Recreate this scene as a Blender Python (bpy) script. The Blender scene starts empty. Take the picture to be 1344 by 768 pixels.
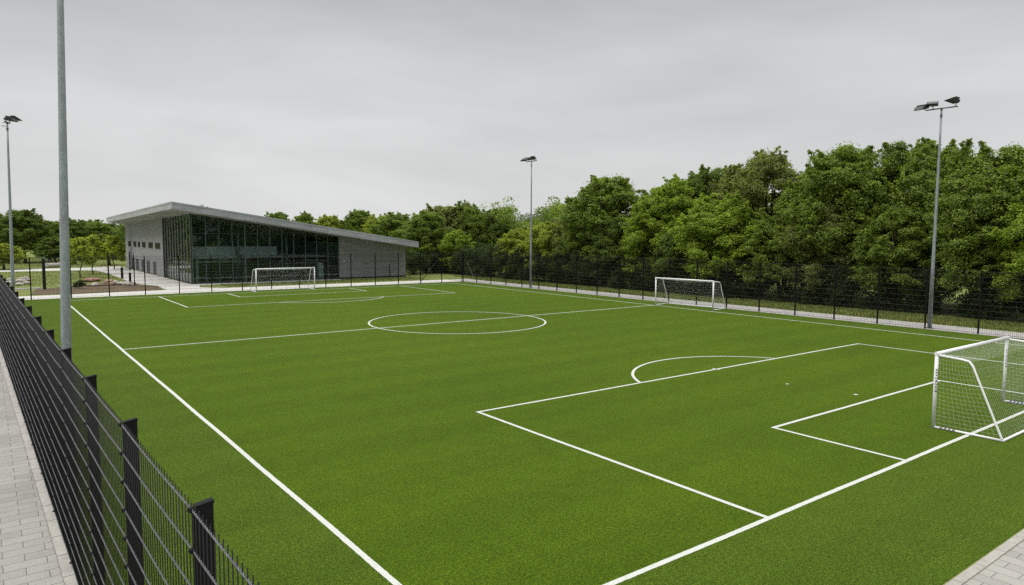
import bpy, math, random
import numpy as np
from math import sin, cos, pi, radians
from mathutils import Vector, Matrix

S = bpy.context.scene
COL = S.collection
rnd = random.Random(7)

# ------------------------------------------------------------------ helpers
class MB:
    """collects geometry, builds ONE mesh object"""
    def __init__(s): s.v = []; s.f = []
    def add(s, vs, fs):
        n = len(s.v); s.v += [tuple(v) for v in vs]; s.f += [tuple(i + n for i in f) for f in fs]
    def box(s, x0, x1, y0, y1, z0, z1):
        s.add([(x0,y0,z0),(x1,y0,z0),(x1,y1,z0),(x0,y1,z0),(x0,y0,z1),(x1,y0,z1),(x1,y1,z1),(x0,y1,z1)],
              [(3,2,1,0),(4,5,6,7),(0,1,5,4),(1,2,6,5),(2,3,7,6),(3,0,4,7)])
    def hexa(s, bot, top):
        s.add(list(bot) + list(top), [(3,2,1,0),(4,5,6,7),(0,1,5,4),(1,2,6,5),(2,3,7,6),(3,0,4,7)])
    def bevbox(s, x0, x1, y0, y1, z0, z1, b):
        """box with chamfered vertical and top edges"""
        def ring(i, z): return [(x0+i+b,y0+i,z),(x1-i-b,y0+i,z),(x1-i,y0+i+b,z),(x1-i,y1-i-b,z),(x1-i-b,y1-i,z),(x0+i+b,y1-i,z),(x0+i,y1-i-b,z),(x0+i,y0+i+b,z)]
        r = [ring(0, z0), ring(0, z1-b), ring(b, z1)]
        s.add(sum(r, []), [tuple(range(7,-1,-1))] + [(k*8+j, k*8+(j+1)%8, (k+1)*8+(j+1)%8, (k+1)*8+j) for k in range(2) for j in range(8)] + [tuple(range(16,24))])
    def tube(s, pts, r, n=8, cap=True):
        """tube through pts, r number or list"""
        pts = [Vector(p) for p in pts]; k = len(pts)
        rs = r if isinstance(r, (list, tuple)) else [r]*k
        up = None; rings = []
        for i, p in enumerate(pts):
            d = (pts[min(i+1,k-1)] - pts[max(i-1,0)]).normalized()
            if up is None:
                a = Vector((0,0,1)) if abs(d.z) < .9 else Vector((1,0,0))
                up = d.cross(a).normalized()
            up = (up - d*up.dot(d)).normalized(); w = d.cross(up)
            rings.append([p + rs[i]*(cos(2*pi*j/n)*up + sin(2*pi*j/n)*w) for j in range(n)])
        fs = [(a*n+j, a*n+(j+1)%n, (a+1)*n+(j+1)%n, (a+1)*n+j) for a in range(k-1) for j in range(n)]
        if cap: fs += [tuple(range(n-1,-1,-1)), tuple(range((k-1)*n, k*n))]
        s.add(sum(rings, []), fs)
    def mesh(s, name, mat=None, smooth=False):
        me = bpy.data.meshes.new(name); me.from_pydata(s.v, [], s.f); me.update()
        if mat: me.materials.append(mat)
        if smooth: me.polygons.foreach_set('use_smooth', [len(p.vertices) <= 4 for p in me.polygons])
        return me
    def build(s, name, mat=None, parent=None, smooth=False, **kw):
        return link(name, s.mesh(name, mat, smooth), parent, **kw)

def link(name, data, parent=None, label=None, cat=None, group=None, kind=None, loc=None, rz=0):
    o = bpy.data.objects.new(name, data); COL.objects.link(o)
    if parent: o.parent = parent
    if loc is not None: o.location = loc
    if rz: o.rotation_euler.z = rz
    if label: o['label'] = label
    if cat: o['category'] = cat
    if group: o['group'] = group
    if kind: o['kind'] = kind
    return o
def thing(name, label, cat, loc=(0,0,0), rz=0, group=None): return link(name, None, None, label, cat, group, None, loc, rz)
def copy_tree(o, parent=None):
    c = o.copy(); COL.objects.link(c); c.parent = parent
    for ch in o.children: copy_tree(ch, c)
    return c

# ------------------------------------------------------------------ materials
class NT:
    def __init__(s, name):
        s.m = bpy.data.materials.new(name); s.m.use_nodes = True; s.t = s.m.node_tree
        s.b = s.t.nodes['Principled BSDF']; s.out = s.t.nodes['Material Output']
    def n(s, typ, **kw):
        x = s.t.nodes.new(typ)
        for k, v in kw.items():
            if k in ('inp',):
                for a, b in v.items(): x.inputs[a].default_value = b
            else: setattr(x, k, v)
        return x
    def l(s, a, b): s.t.links.new(a, b)
    def coord(s, kind='Object', scale=(1,1,1), rot=(0,0,0)):
        c = s.n('ShaderNodeTexCoord'); m = s.n('ShaderNodeMapping')
        m.inputs['Scale'].default_value = scale; m.inputs['Rotation'].default_value = rot
        s.l(c.outputs[kind], m.inputs[0]); return m.outputs[0]
    def noise(s, vec, scale, detail=3, rough=.55):
        x = s.n('ShaderNodeTexNoise'); x.inputs['Scale'].default_value = scale; x.inputs['Detail'].default_value = detail
        x.inputs['Roughness'].default_value = rough
        if vec is not None: s.l(vec, x.inputs['Vector'])
        return x.outputs['Fac']
    def ramp(s, fac, stops):
        r = s.n('ShaderNodeValToRGB'); e = r.color_ramp.elements
        while len(e) < len(stops): e.new(.5)
        for el, (p, c) in zip(e, stops):
            el.position = p; el.color = (c[0],c[1],c[2],1) if isinstance(c, (tuple,list)) else (c,c,c,1)
        s.l(fac, r.inputs[0]); return r.outputs[0]
    def mix(s, fac, a, b, mode='MIX'):
        x = s.n('ShaderNodeMix', data_type='RGBA', blend_type=mode)
        for i, v in ((0,fac),(6,a),(7,b)):
            if isinstance(v, (int,float)): x.inputs[i].default_value = v
            elif isinstance(v, tuple): x.inputs[i].default_value = (*v,1)
            else: s.l(v, x.inputs[i])
        return x.outputs[2]
    def bump(s, h, strength, dist=.02):
        b = s.n('ShaderNodeBump'); b.inputs['Strength'].default_value = strength; b.inputs['Distance'].default_value = dist
        s.l(h, b.inputs['Height']); s.l(b.outputs[0], s.b.inputs['Normal'])
    def set(s, **kw):
        for k, v in kw.items():
            k = k.replace('_', ' ')
            if hasattr(v, 'is_output'): s.l(v, s.b.inputs[k])
            else: s.b.inputs[k].default_value = (*v,1) if isinstance(v, tuple) and len(v)==3 else v
        return s.m

def plain(name, col, rough=.6, metal=0, var=.12, scale=3, spec=.5, bump=0):
    t = NT(name); v = t.coord()
    f = t.noise(v, scale, 4)
    lo = tuple(c*(1-var) for c in col); hi = tuple(min(1,c*(1+var)) for c in col)
    c = t.ramp(f, [(.3,lo),(.7,hi)])
    m = t.set(Base_Color=c, Roughness=rough, Metallic=metal, Specular_IOR_Level=spec)
    if bump: t.bump(t.noise(v, scale*8, 2), bump, .01)
    return m

def mat_turf(name='artificial_turf', sat=1.0, gain=1.0):
    t = NT(name); v = t.coord()
    fine = t.noise(v, 34, 2, .75)
    mid = t.noise(t.coord(scale=(1,1,1)), 12, 3, .75)
    clump = t.noise(v, 1.7, 3, .6)
    big = t.noise(v, .075, 4, .6)
    band = t.noise(t.coord(scale=(.02,.5,1)), 1.0, 2, .5)
    def g(r_, g_, b_):
        l = .3*r_+.6*g_+.1*b_
        return tuple(gain*(l + (q-l)*sat) for q in (r_, g_, b_))
    c = t.ramp(fine, [(.28,g(.007,.016,.0005)),(.5,g(.037,.072,.0018)),(.70,g(.122,.180,.012))])
    c = t.mix(.75, c, t.ramp(mid, [(.30,(.40,.43,.4)),(.70,(1.58,1.52,1.5))]), 'MULTIPLY')
    c = t.mix(.6, c, t.ramp(clump, [(.3,(.82,.84,.8)),(.7,(1.17,1.15,1.2))]), 'MULTIPLY')
    c = t.mix(.8, c, t.ramp(big, [(.3,(.80,.85,.8)),(.7,(1.17,1.13,1.1))]), 'MULTIPLY')
    c = t.mix(.5, c, t.ramp(band, [(.35,(.93,.95,.9)),(.65,(1.07,1.05,1.1))]), 'MULTIPLY')
    # laid rolls: every second roll has its pile brushed the other way
    wv = t.n('ShaderNodeTexWave', wave_type='BANDS', bands_direction='Y', wave_profile='SIN'); wv.inputs['Scale'].default_value = .42/4; wv.inputs['Distortion'].default_value = .15
    t.l(v, wv.inputs['Vector'])
    c = t.mix(1., c, t.ramp(wv.outputs['Fac'], [(.42,(.95,.955,.95)),(.58,(1.045,1.04,1.045))]), 'MULTIPLY')
    m = t.set(Base_Color=c, Roughness=.85, Specular_IOR_Level=.04, Sheen_Weight=.26, Sheen_Roughness=.38, Sheen_Tint=(.56,.78,.14))
    t.bump(fine, .7, .025)
    return m
def mat_grass(name, a, b, c2, patch=.25):
    t = NT(name); v = t.coord()
    fine = t.noise(v, 14, 4, .7); big = t.noise(v, patch, 4, .6)
    c = t.mix(t.ramp(big, [(.35,0.),(.68,1.)]), t.ramp(fine, [(.25,tuple(x*.55 for x in a)),(.75,tuple(x*1.4 for x in a))]),
              t.ramp(fine, [(.25,tuple(x*.6 for x in b)),(.75,tuple(x*1.4 for x in b))]))
    c = t.mix(t.ramp(t.noise(v, patch*4.3, 3, .6), [(.55,0.),(.75,.7)]), c, c2)
    m = t.set(Base_Color=c, Roughness=.9, Specular_IOR_Level=.1, Sheen_Weight=.15, Sheen_Tint=(.7,.8,.4))
    t.bump(fine, .8, .05); return m
def mat_line():
    t = NT('white_turf_fibre'); v = t.coord()
    c = t.ramp(t.noise(v, 42, 2, .7), [(.28,(.30,.34,.25)),(.52,(.52,.53,.50)),(.78,(.66,.66,.65))])
    m = t.set(Base_Color=c, Roughness=.85, Specular_IOR_Level=.15); t.bump(t.noise(v, 42, 2), .4, .02); return m
def mat_paver(name, col, rot=0, w=.45, h=.225, var=.22, mortar=.009):
    t = NT(name); v = t.coord(rot=(0,0,rot))
    b = t.n('ShaderNodeTexBrick'); t.l(v, b.inputs['Vector'])
    b.offset = .5
    b.inputs['Color1'].default_value = (*[x*(1-var) for x in col],1); b.inputs['Color2'].default_value = (*[x*(1+var) for x in col],1)
    b.inputs['Mortar'].default_value = (*[x*.42 for x in col],1); b.inputs['Scale'].default_value = 1
    b.inputs['Mortar Size'].default_value = mortar; b.inputs['Mortar Smooth'].default_value = .3; b.inputs['Bias'].default_value = 0
    b.inputs['Brick Width'].default_value = w; b.inputs['Row Height'].default_value = h
    c = t.mix(.55, b.outputs[0], t.ramp(t.noise(t.coord(), 22, 4, .7), [(.25,(.72,.72,.72)),(.75,(1.25,1.25,1.24))]), 'MULTIPLY')
    c = t.mix(.6, c, t.ramp(t.noise(t.coord(), .6, 4, .6), [(.3,(.82,.81,.8)),(.7,(1.14,1.14,1.13))]), 'MULTIPLY')
    m = t.set(Base_Color=c, Roughness=.85, Specular_IOR_Level=.25); t.bump(b.outputs['Fac'], -.3, .006); return m
def mat_concrete(name, col, patch=.5):
    t = NT(name); v = t.coord()
    c = t.mix(.5, t.ramp(t.noise(v, 5, 5, .7), [(.3,tuple(x*.85 for x in col)),(.7,tuple(x*1.12 for x in col))]),
              t.ramp(t.noise(v, patch, 4, .6), [(.3,(.8,.79,.78)),(.7,(1.15,1.15,1.15))]), 'MULTIPLY')
    m = t.set(Base_Color=c, Roughness=.85, Specular_IOR_Level=.3); t.bump(t.noise(v, 20, 4), .2, .01); return m
def mat_cladding(name, col, row=.3, width=2.4, axis='x', mort=.5, blotch=.6):
    """horizontal cladding boards / stone courses on a vertical wall"""
    t = NT(name)
    c0 = t.n('ShaderNodeTexCoord'); sp = t.n('ShaderNodeSeparateXYZ'); cb = t.n('ShaderNodeCombineXYZ')
    t.l(c0.outputs['Object'], sp.inputs[0])
    t.l(sp.outputs['X' if axis=='x' else 'Y'], cb.inputs['X']); t.l(sp.outputs['Z'], cb.inputs['Y'])
    b = t.n('ShaderNodeTexBrick'); t.l(cb.outputs[0], b.inputs['Vector']); b.offset = .37
    b.inputs['Color1'].default_value = (*[x*.88 for x in col],1); b.inputs['Color2'].default_value = (*[x*1.12 for x in col],1)
    b.inputs['Mortar'].default_value = (*[x*mort for x in col],1)
    for k, v in (('Scale',1),('Mortar Size',.022),('Mortar Smooth',.3),('Bias',0),('Brick Width',width),('Row Height',row)): b.inputs[k].default_value = v
    n1 = t.noise(t.coord(scale=(1,1,1.0)), 1.6, 5, .7); n2 = t.noise(t.coord(scale=(1.5,1.5,.12)), 1.2, 4, .6)
    c = t.mix(blotch, b.outputs[0], t.ramp(n1, [(.3,(.78,.78,.78)),(.7,(1.2,1.2,1.2))]), 'MULTIPLY')
    c = t.mix(.4, c, t.ramp(n2, [(.3,(.82,.82,.81)),(.7,(1.12,1.12,1.12))]), 'MULTIPLY')
    m = t.set(Base_Color=c, Roughness=.75, Specular_IOR_Level=.3); t.bump(b.outputs['Fac'], -.4, .02); return m
def mat_galv(name, col=(.30,.335,.355), metal=.35):
    t = NT(name); v = t.coord(scale=(1,1,.35))
    vo = t.n('ShaderNodeTexVoronoi'); vo.inputs['Scale'].default_value = 24; t.l(t.coord(), vo.inputs['Vector'])
    c = t.mix(.45, t.ramp(t.noise(v, 6, 5, .7), [(.3,tuple(x*.78 for x in col)),(.7,tuple(x*1.18 for x in col))]), t.ramp(vo.outputs['Color'], [(0.,.62),(1.,1.38)]), 'MULTIPLY')
    st = t.noise(t.coord(scale=(9,9,.35)), 1, 4, .6)
    c = t.mix(.5, c, t.ramp(st, [(.35,(.8,.8,.78)),(.7,(1.1,1.1,1.1))]), 'MULTIPLY')
    return t.set(Base_Color=c, Roughness=t.ramp(t.noise(v, 12, 3), [(.3,.4),(.7,.65)]), Metallic=metal)
def mat_leaf(name, col, var=.5, warm=.06):
    t = NT(name); g = t.n('ShaderNodeNewGeometry')
    w = g.outputs['Random Per Island']
    lo = tuple(x*(1-var) for x in col); hi = (col[0]*(1+var+warm), col[1]*(1+var), col[2]*(1+var*.4))
    c = t.ramp(w, [(0.,lo),(.5,col),(1.,hi)])
    big = t.noise(t.coord('Object'), .55, 3, .5)
    c = t.mix(.8, c, t.ramp(big, [(.32,(.82,.86,.86)),(.68,(1.18,1.13,1.0))]), 'MULTIPLY')
    t.set(Base_Color=c, Roughness=.55, Specular_IOR_Level=.3)
    tr = t.n('ShaderNodeBsdfTranslucent'); t.l(t.mix(1., c, (1.3,1.5,.5), 'MULTIPLY'), tr.inputs[0])
    mx = t.n('ShaderNodeMixShader'); mx.inputs[0].default_value = .42
    t.l(t.b.outputs[0], mx.inputs[1]); t.l(tr.outputs[0], mx.inputs[2]); t.l(mx.outputs[0], t.out.inputs[0])
    return t.m
def mat_glass(name, tint=(.42,.58,.52), ior=1.65, extra=.0):
    t = NT(name); t.t.nodes.remove(t.b)
    fr = t.n('ShaderNodeFresnel'); fr.inputs[0].default_value = ior
    tr = t.n('ShaderNodeBsdfTransparent'); tr.inputs[0].default_value = (*tint,1)
    gl = t.n('ShaderNodeBsdfGlossy'); gl.inputs['Roughness'].default_value = .015; gl.inputs['Color'].default_value = (.86,.95,.92,1)
    nz = t.n('ShaderNodeTexNoise'); nz.inputs['Scale'].default_value = .55; t.l(t.coord(), nz.inputs['Vector'])
    bp = t.n('ShaderNodeBump'); bp.inputs['Strength'].default_value = .04; bp.inputs['Distance'].default_value = .2
    t.l(nz.outputs[0], bp.inputs['Height']); t.l(bp.outputs[0], gl.inputs['Normal'])
    mx = t.n('ShaderNodeMixShader'); t.l(fr.outputs[0], mx.inputs[0]); t.l(tr.outputs[0], mx.inputs[1]); t.l(gl.outputs[0], mx.inputs[2])
    t.l(mx.outputs[0], t.out.inputs[0]); return t.m

M = dict(
    turf=mat_turf(), runoff=mat_turf('outer_turf', .95, .97), line=mat_line(),
    lawn=mat_grass('lawn_grass', (.135,.185,.040), (.19,.205,.06), (.24,.215,.105), .18),
    verge=mat_grass('rough_grass', (.125,.165,.034), (.175,.190,.052), (.22,.20,.09), .5),
    paver=mat_paver('concrete_block_paving', (.278,.27,.25), 0, w=.66, h=.33, var=.10),
    paver_near=mat_paver('concrete_flag_paving', (.315,.305,.28), pi/2, w=.62, h=.31, var=.08),
    paver_path=mat_paver('grey_path_paving', (.40,.385,.375), 0, w=.4, h=.2, var=.12),
    concrete=mat_concrete('pale_concrete', (.54,.53,.50), .12),
    edging=mat_concrete('concrete_edging', (.34,.325,.295), 1.2),
    soil=mat_grass('bark_mulch', (.095,.062,.042), (.13,.09,.062), (.16,.125,.095), .9),
    galv=mat_galv('galvanised_steel'), galv_dark=mat_galv('dark_galvanised_steel', (.17,.185,.195)),
    black=plain('black_powder_coat', (.006,.0065,.007), .6, 0, .25, 9, .2),
    wire=plain('black_coated_wire', (.006,.0065,.0065), .55, 0, .2, 9, .25),
    rail=plain('sky_glint_wire', (.125,.125,.14), .4, .5, .35, 20),  # cross wires: reflected sky put into the lighter grey
    white=plain('white_painted_aluminium', (.78,.78,.79), .32, 0, .03, 3),
    pinkish=plain('faded_red_paint', (.55,.38,.37), .5, 0, .1, 4),
    net=plain('white_netting', (.62,.63,.60), .8, 0, .1, 4),
    ink=plain('dark_lettering', (.035,.036,.03), .5), ink_grey=plain('grey_lettering', (.10,.11,.115), .5), ink_blue=plain('navy_lettering', (.02,.02,.13), .5),
    lamp=plain('dark_lamp_housing', (.035,.042,.042), .45, .3, .2, 4), lens=plain('lamp_glass', (.045,.05,.05), .2, 0, .05, 4, .6),
    roofm=mat_cladding('zinc_roof_panel', (.30,.32,.34), .38, 3.0, 'x', .82, .2), roofs=mat_cladding('zinc_roof_side', (.36,.375,.39), .38, 3.0, 'y', .82, .2),
    soffit=mat_cladding('soffit_boards', (.33,.33,.325), .3, 40, 'y', .7),
    stone=mat_cladding('grey_stone_courses', (.262,.268,.272), .2, .6, 'y', .86, .35), board=mat_cladding('grey_cladding_boards', (.262,.276,.29), .3, 3.6, 'x', .66, .25),
    frame=plain('dark_window_frame', (.028,.034,.034), .4, .3, .15, 3), fin=plain('grey_metal_fin', (.30,.315,.31), .4, .4, .15, 3),
    pane=plain('dark_window_pane', (.018,.026,.022), .22, 0, .3, 1.5, .3),
    mull=plain('green_grey_mullion', (.085,.130,.118), .4, .3, .15, 3),
    framegreen=plain('greenish_frame', (.16,.235,.205), .4, .2, .1, 3),
    glass=mat_glass('tinted_glass', (.82,.93,.89), 1.55), glass_side=mat_glass('reflective_glass', (.35,.45,.42), 1.75),
    dark=plain('dark_interior', (.12,.185,.17), .8, 0, .3, .8), floor=plain('interior_floor', (.19,.22,.21), .4, 0, .2, 1),
    band=plain('pale_balustrade', (.36,.41,.48), .5, 0, .25, .8), inwhite=plain('interior_white', (.5,.58,.55), .5, 0, .1, 1),
    ingreen=plain('interior_green', (.04,.085,.04), .7, 0, .3, .7),
    shutter=plain('slate_grey_door', (.075,.085,.10), .5, 0, .2, 2),
    bark=plain('tree_bark', (.085,.068,.052), .9, 0, .35, 5, .2, .6),
    rock=plain('pale_rock', (.40,.37,.33), .9, 0, .3, 3, .2, .6), rock_brown=plain('brown_rock', (.26,.19,.13), .9, 0, .35, 3, .2, .6),
    rock_red=plain('reddish_rock', (.36,.20,.16), .9, 0, .25, 3, .2, .5),
    hill=mat_grass('hill_cover', (.04,.055,.02), (.05,.06,.03), (.05,.055,.03), .1),
    leaf_mid=mat_leaf('leaf_mid_green', (.172,.235,.048)), leaf_dark=mat_leaf('leaf_dark_green', (.130,.182,.044)),
    leaf_bright=mat_leaf('leaf_bright_green', (.235,.315,.048)), leaf_olive=mat_leaf('leaf_olive', (.215,.245,.090)),
    leaf_yellow=mat_leaf('leaf_yellow_green', (.290,.335,.058)), leaf_blue=mat_leaf('leaf_bluish', (.125,.165,.085)),
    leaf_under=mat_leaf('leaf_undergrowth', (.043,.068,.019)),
)

# ------------------------------------------------------------------ world, sun, camera
W = bpy.data.worlds.new('World'); S.world = W; W.use_nodes = True
SUN_EL, SUN_AZ = radians(52), radians(-75)          # azimuth from +Y toward +X
wt = W.node_tree; wn = wt.nodes; wl = wt.links
bg = wn['Background']; bg.inputs['Strength'].default_value = .1
sky = wn.new('ShaderNodeTexSky'); sky.sky_type = 'NISHITA'; sky.sun_disc = False
sky.sun_elevation = SUN_EL; sky.sun_rotation = SUN_AZ
def wmath(op, a, b=None):
    x = wn.new('ShaderNodeMath'); x.operation = op
    for i, v in enumerate((a, b)):
        if v is None: continue
        if isinstance(v, (int, float)): x.inputs[i].default_value = v
        else: wl.new(v, x.inputs[i])
    return x.outputs[0]
tc = wn.new('ShaderNodeTexCoord'); sep = wn.new('ShaderNodeSeparateXYZ'); wl.new(tc.outputs['Generated'], sep.inputs[0])
mp = wn.new('ShaderNodeMapping'); mp.inputs['Scale'].default_value = (1.6, 1.6, 7.5); wl.new(tc.outputs['Generated'], mp.inputs[0])
nz = wn.new('ShaderNodeTexNoise'); nz.inputs['Scale'].default_value = 1.5; nz.inputs['Detail'].default_value = 5; nz.inputs['Roughness'].default_value = .5
nz.inputs['Distortion'].default_value = .4
wl.new(mp.outputs[0], nz.inputs['Vector'])
mp2 = wn.new('ShaderNodeMapping'); mp2.inputs['Scale'].default_value = (1, 1, 2.0); mp2.inputs['Location'].default_value = (3.1, .4, 0); wl.new(tc.outputs['Generated'], mp2.inputs[0])
nz2 = wn.new('ShaderNodeTexNoise'); nz2.inputs['Scale'].default_value = 1.7; nz2.inputs['Detail'].default_value = 3; wl.new(mp2.outputs[0], nz2.inputs['Vector'])
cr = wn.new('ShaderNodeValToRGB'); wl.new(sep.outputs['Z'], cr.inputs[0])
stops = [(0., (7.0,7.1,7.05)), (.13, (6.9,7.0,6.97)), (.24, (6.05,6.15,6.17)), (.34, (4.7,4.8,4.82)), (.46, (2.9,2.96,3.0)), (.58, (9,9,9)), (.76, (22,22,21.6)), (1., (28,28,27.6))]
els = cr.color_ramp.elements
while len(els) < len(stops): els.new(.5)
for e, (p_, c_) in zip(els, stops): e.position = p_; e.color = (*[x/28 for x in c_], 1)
def wmix(mode, f, a, b):
    x = wn.new('ShaderNodeMix'); x.data_type = 'RGBA'; x.blend_type = mode; x.clamp_result = False
    for i, v in ((0, f), (6, a), (7, b)):
        if isinstance(v, (int, float)): x.inputs[i].default_value = v
        elif isinstance(v, tuple): x.inputs[i].default_value = (*v, 1)
        else: wl.new(v, x.inputs[i])
    return x.outputs[2]
streak = wmath('ADD', wmath('MULTIPLY', wmath('SUBTRACT', nz.outputs['Fac'], .5), .46), wmath('MULTIPLY', wmath('SUBTRACT', nz2.outputs['Fac'], .5), .40))
amt = wmath('MULTIPLY', wmath('ADD', streak, 1.0), 28.0)
cv = wn.new('ShaderNodeCombineXYZ')
for i in range(3): wl.new(amt, cv.inputs[i])
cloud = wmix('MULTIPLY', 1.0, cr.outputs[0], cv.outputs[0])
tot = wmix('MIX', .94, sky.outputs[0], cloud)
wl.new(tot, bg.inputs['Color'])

sl = bpy.data.lights.new('sun', 'SUN'); sl.energy = 1.35; sl.angle = radians(20); sl.color = (1, .96, .9)
so = bpy.data.objects.new('sun', sl); COL.objects.link(so)
sd = Vector((sin(SUN_AZ)*cos(SUN_EL), cos(SUN_AZ)*cos(SUN_EL), sin(SUN_EL)))
so.rotation_euler = sd.to_track_quat('Z', 'Y').to_euler(); so.location = sd*80

EYE = 6.0
yaw, pit, rol = radians(37.117448), radians(4.731726), radians(.315007)
fw = Vector((sin(yaw)*cos(pit), cos(yaw)*cos(pit), -sin(pit))); r0 = Vector((cos(yaw), -sin(yaw), 0)); u0 = r0.cross(fw)
rt = cos(rol)*r0 + sin(rol)*u0; up = -sin(rol)*r0 + cos(rol)*u0
cam = bpy.data.cameras.new('camera'); co = bpy.data.objects.new('camera', cam); COL.objects.link(co)
cam.sensor_width = 36; cam.lens = 913.7105/1344*36; cam.clip_start = .1; cam.clip_end = 5000
mw = Matrix((rt, up, -fw)).transposed().to_4x4(); mw.translation = Vector((0, 0, EYE)); co.matrix_world = mw
S.camera = co
vs = S.view_settings; vs.view_transform = 'Standard'; vs.look = 'None'; vs.exposure = 0; vs.gamma = 1; vs.use_curve_mapping = False
S.cycles.use_denoising = False; S.cycles.caustics_reflective = False; S.cycles.caustics_refractive = False; S.cycles.sample_clamp_indirect = 3.0; S.cycles.max_bounces = 8; S.cycles.diffuse_bounces = 3; S.cycles.glossy_bounces = 3; S.cycles.transparent_max_bounces = 16

# ------------------------------------------------------------------ ground
def FX(y): return 1.27 - .019*y           # line of the near fence
def sheet(name, polys, z, mat, **kw):
    b = MB()
    for P in polys:
        b.add([(x, y, z) for x, y in P], [tuple(range(len(P)))])
    return b.build(name, mat, kind='structure', **kw)
sheet('ground', [[(-1500,-600),(1500,-600),(1500,2200),(-1500,2200)]], -.012, M['lawn'])
sheet('pitch_turf', [[(5.40,8.17),(45.95,8.17),(45.95,72.35),(5.40,72.35)]], 0, M['turf'])
sheet('outer_turf', [[(FX(4.75)-.02,4.75),(48.9,4.75),(48.9,8.17),(FX(8.17)-.02,8.17)], [(FX(8.17)-.02,8.17),(5.4,8.17),(5.4,72.35),(FX(72.35)-.02,72.35)],
    [(45.95,8.17),(48.9,8.17),(48.9,72.35),(45.95,72.35)], [(FX(72.35)-.02,72.35),(48.9,72.35),(48.9,75.18),(FX(75.18)-.02,75.18)]], 0, M['runoff'])
sheet('paved_walkway', [[(-14,-14),(FX(-14)-.18,-14),(FX(75)-.175,75),(-14,75)]], -.004, M['paver'])
sheet('paved_apron', [[(FX(-14)+.0,-14),(48.9,-14),(48.9,4.535),(FX(4.5)+.0,4.535)]], -.003, M['paver_near'])
b = MB()
def seg(b, p, q, w, z0, z1):
    d = (Vector(q)-Vector(p)).normalized(); n = Vector((-d.y, d.x))*w/2; P, Q = Vector(p), Vector(q)
    c = [P-n, Q-n, Q+n, P+n]
    b.hexa([(v.x, v.y, z0) for v in c], [(v.x, v.y, z1) for v in c])
# concrete edging units with joints
y = -14.0
while y < 75:
    seg(b, (FX(y)-.09, y+.006), (FX(y+.98)-.09, y+.98), .17, -.1, .022+rnd.uniform(-.003,.003)); y += 1.0
x = 1.3
while x < 48.7:
    b.box(x, x+.985, 4.53, 4.70, -.1, .020+rnd.uniform(-.003,.003)); x += 1.0
b.build('edging_kerb', M['edging'], kind='structure')
sheet('side_path', [[(49.06,-14),(52.1,-14),(52.1,79.2),(49.06,79.2)]], .0, M['paver_path'])
b = MB(); y = -14.0
while y < 75:
    b.box(48.91, 49.05, y, y+.985, -.1, .016); y += 1.0
b.build('path_kerb', M['edging'], kind='structure')
sheet('far_path', [[(-12,75.30),(49.04,75.30),(49.04,79.2),(21,80.2),(15.2,80.6),(6,79.6),(-12,79.4)]], .0, M['concrete'])
sheet('plaza', [[(15.2,80.605),(21,80.205),(18.9,82.6),(19.6,85.7),(37.5,86.1),(37.5,88.1),(19.2,88.1),(19.2,137),(19.2,143),(15.6,141.5),(13.2,139.8),(9,138.5),(-14,138.5),(-14,130.8),(1.7,130.8),(11,130.4),(13.6,127.5),(14.3,122.6),(14.3,111),(14.1,101.4),(13.9,94.8),(14.3,91),(15.5,87.6)]], .002, M['concrete'])
sheet('dirt_bed', [[(3.2,80.9),(6.5,80.05),(14.9,80.75),(15.4,87.4),(13.9,91.5),(12.4,92.2),(9.2,92.6),(7.3,91.2),(4.2,89.3)]], .004, M['soil'])
sheet('grass_verge', [[(52.105,-14),(57.8,-14),(57.6,30),(55.6,60),(55.3,84),(49,84.6),(37.5,85.9),(19.75,85.55),(19.05,82.7),(21.1,80.33),(49,79.35),(52.105,79.3)]], .001, M['verge'])

# ------------------------------------------------------------------ pitch markings
LZ = [.004]
b = MB(); LW = .125
def mline(p, q, w=LW, ext=True):
    LZ[0] += .0006
    d = (Vector(q)-Vector(p)).normalized(); n = Vector((-d.y, d.x))*w/2; e = d*(w/2 if ext else 0)
    P, Q = Vector(p)-e, Vector(q)+e; z = LZ[0]; L = (Q-P).length; k = max(1, int(L/.11)); vs_ = []
    for i in range(k+1):
        c = P + (Q-P)*i/k; wob = .006*sin(i*.11*.9 + p[0]) ; h = n.normalized()
        for sg in (-1, 1):
            v = c + h*(sg*(w/2 + rnd.gauss(0,.0022)) + wob); vs_.append((v.x, v.y, z))
    b.add(vs_, [(2*i, 2*i+2, 2*i+3, 2*i+1) for i in range(k)])
def marc(cx, cy, r, a0, a1, w=LW, n=72):
    LZ[0] += .0006; z = LZ[0]; vs_ = []
    for i in range(n+1):
        a = a0 + (a1-a0)*i/n
        vs_ += [(cx+(r-w/2)*cos(a), cy+(r-w/2)*sin(a), z), (cx+(r+w/2)*cos(a), cy+(r+w/2)*sin(a), z)]
    b.add(vs_, [(2*i, 2*i+1, 2*i+3, 2*i+2) for i in range(n)])
def mdisc(cx, cy, r):
    LZ[0] += .0006
    b.add([(cx+r*cos(2*pi*i/16), cy+r*sin(2*pi*i/16), LZ[0]) for i in range(16)], [tuple(range(16))])
XL, XR, YN, YF, YH = 5.40, 45.95, 8.17, 72.35, 40.40
mline((XL,YN),(XL,YF)); mline((XR,YN),(XR,YF)); mline((XL,YN),(XR,YN)); mline((XL,YF),(XR,YF)); mline((XL,YH),(XR,YH))
for (xa, xb, yg, yl) in ((13.1,38.95,YN,19.18),(19.52,31.7,YN,12.14),(12.9,38.5,YF,60.58),(19.1,32.05,YF,67.85)):
    mline((xa,yg),(xa,yl)); mline((xb,yg),(xb,yl)); mline((xa,yl),(xb,yl))
marc(25.9, 40.4, 6.05, 0, 2*pi, n=128)
a = math.acos(4.85/5.46); marc(25.95, 16.65, 5.46, a, pi-a)
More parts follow.
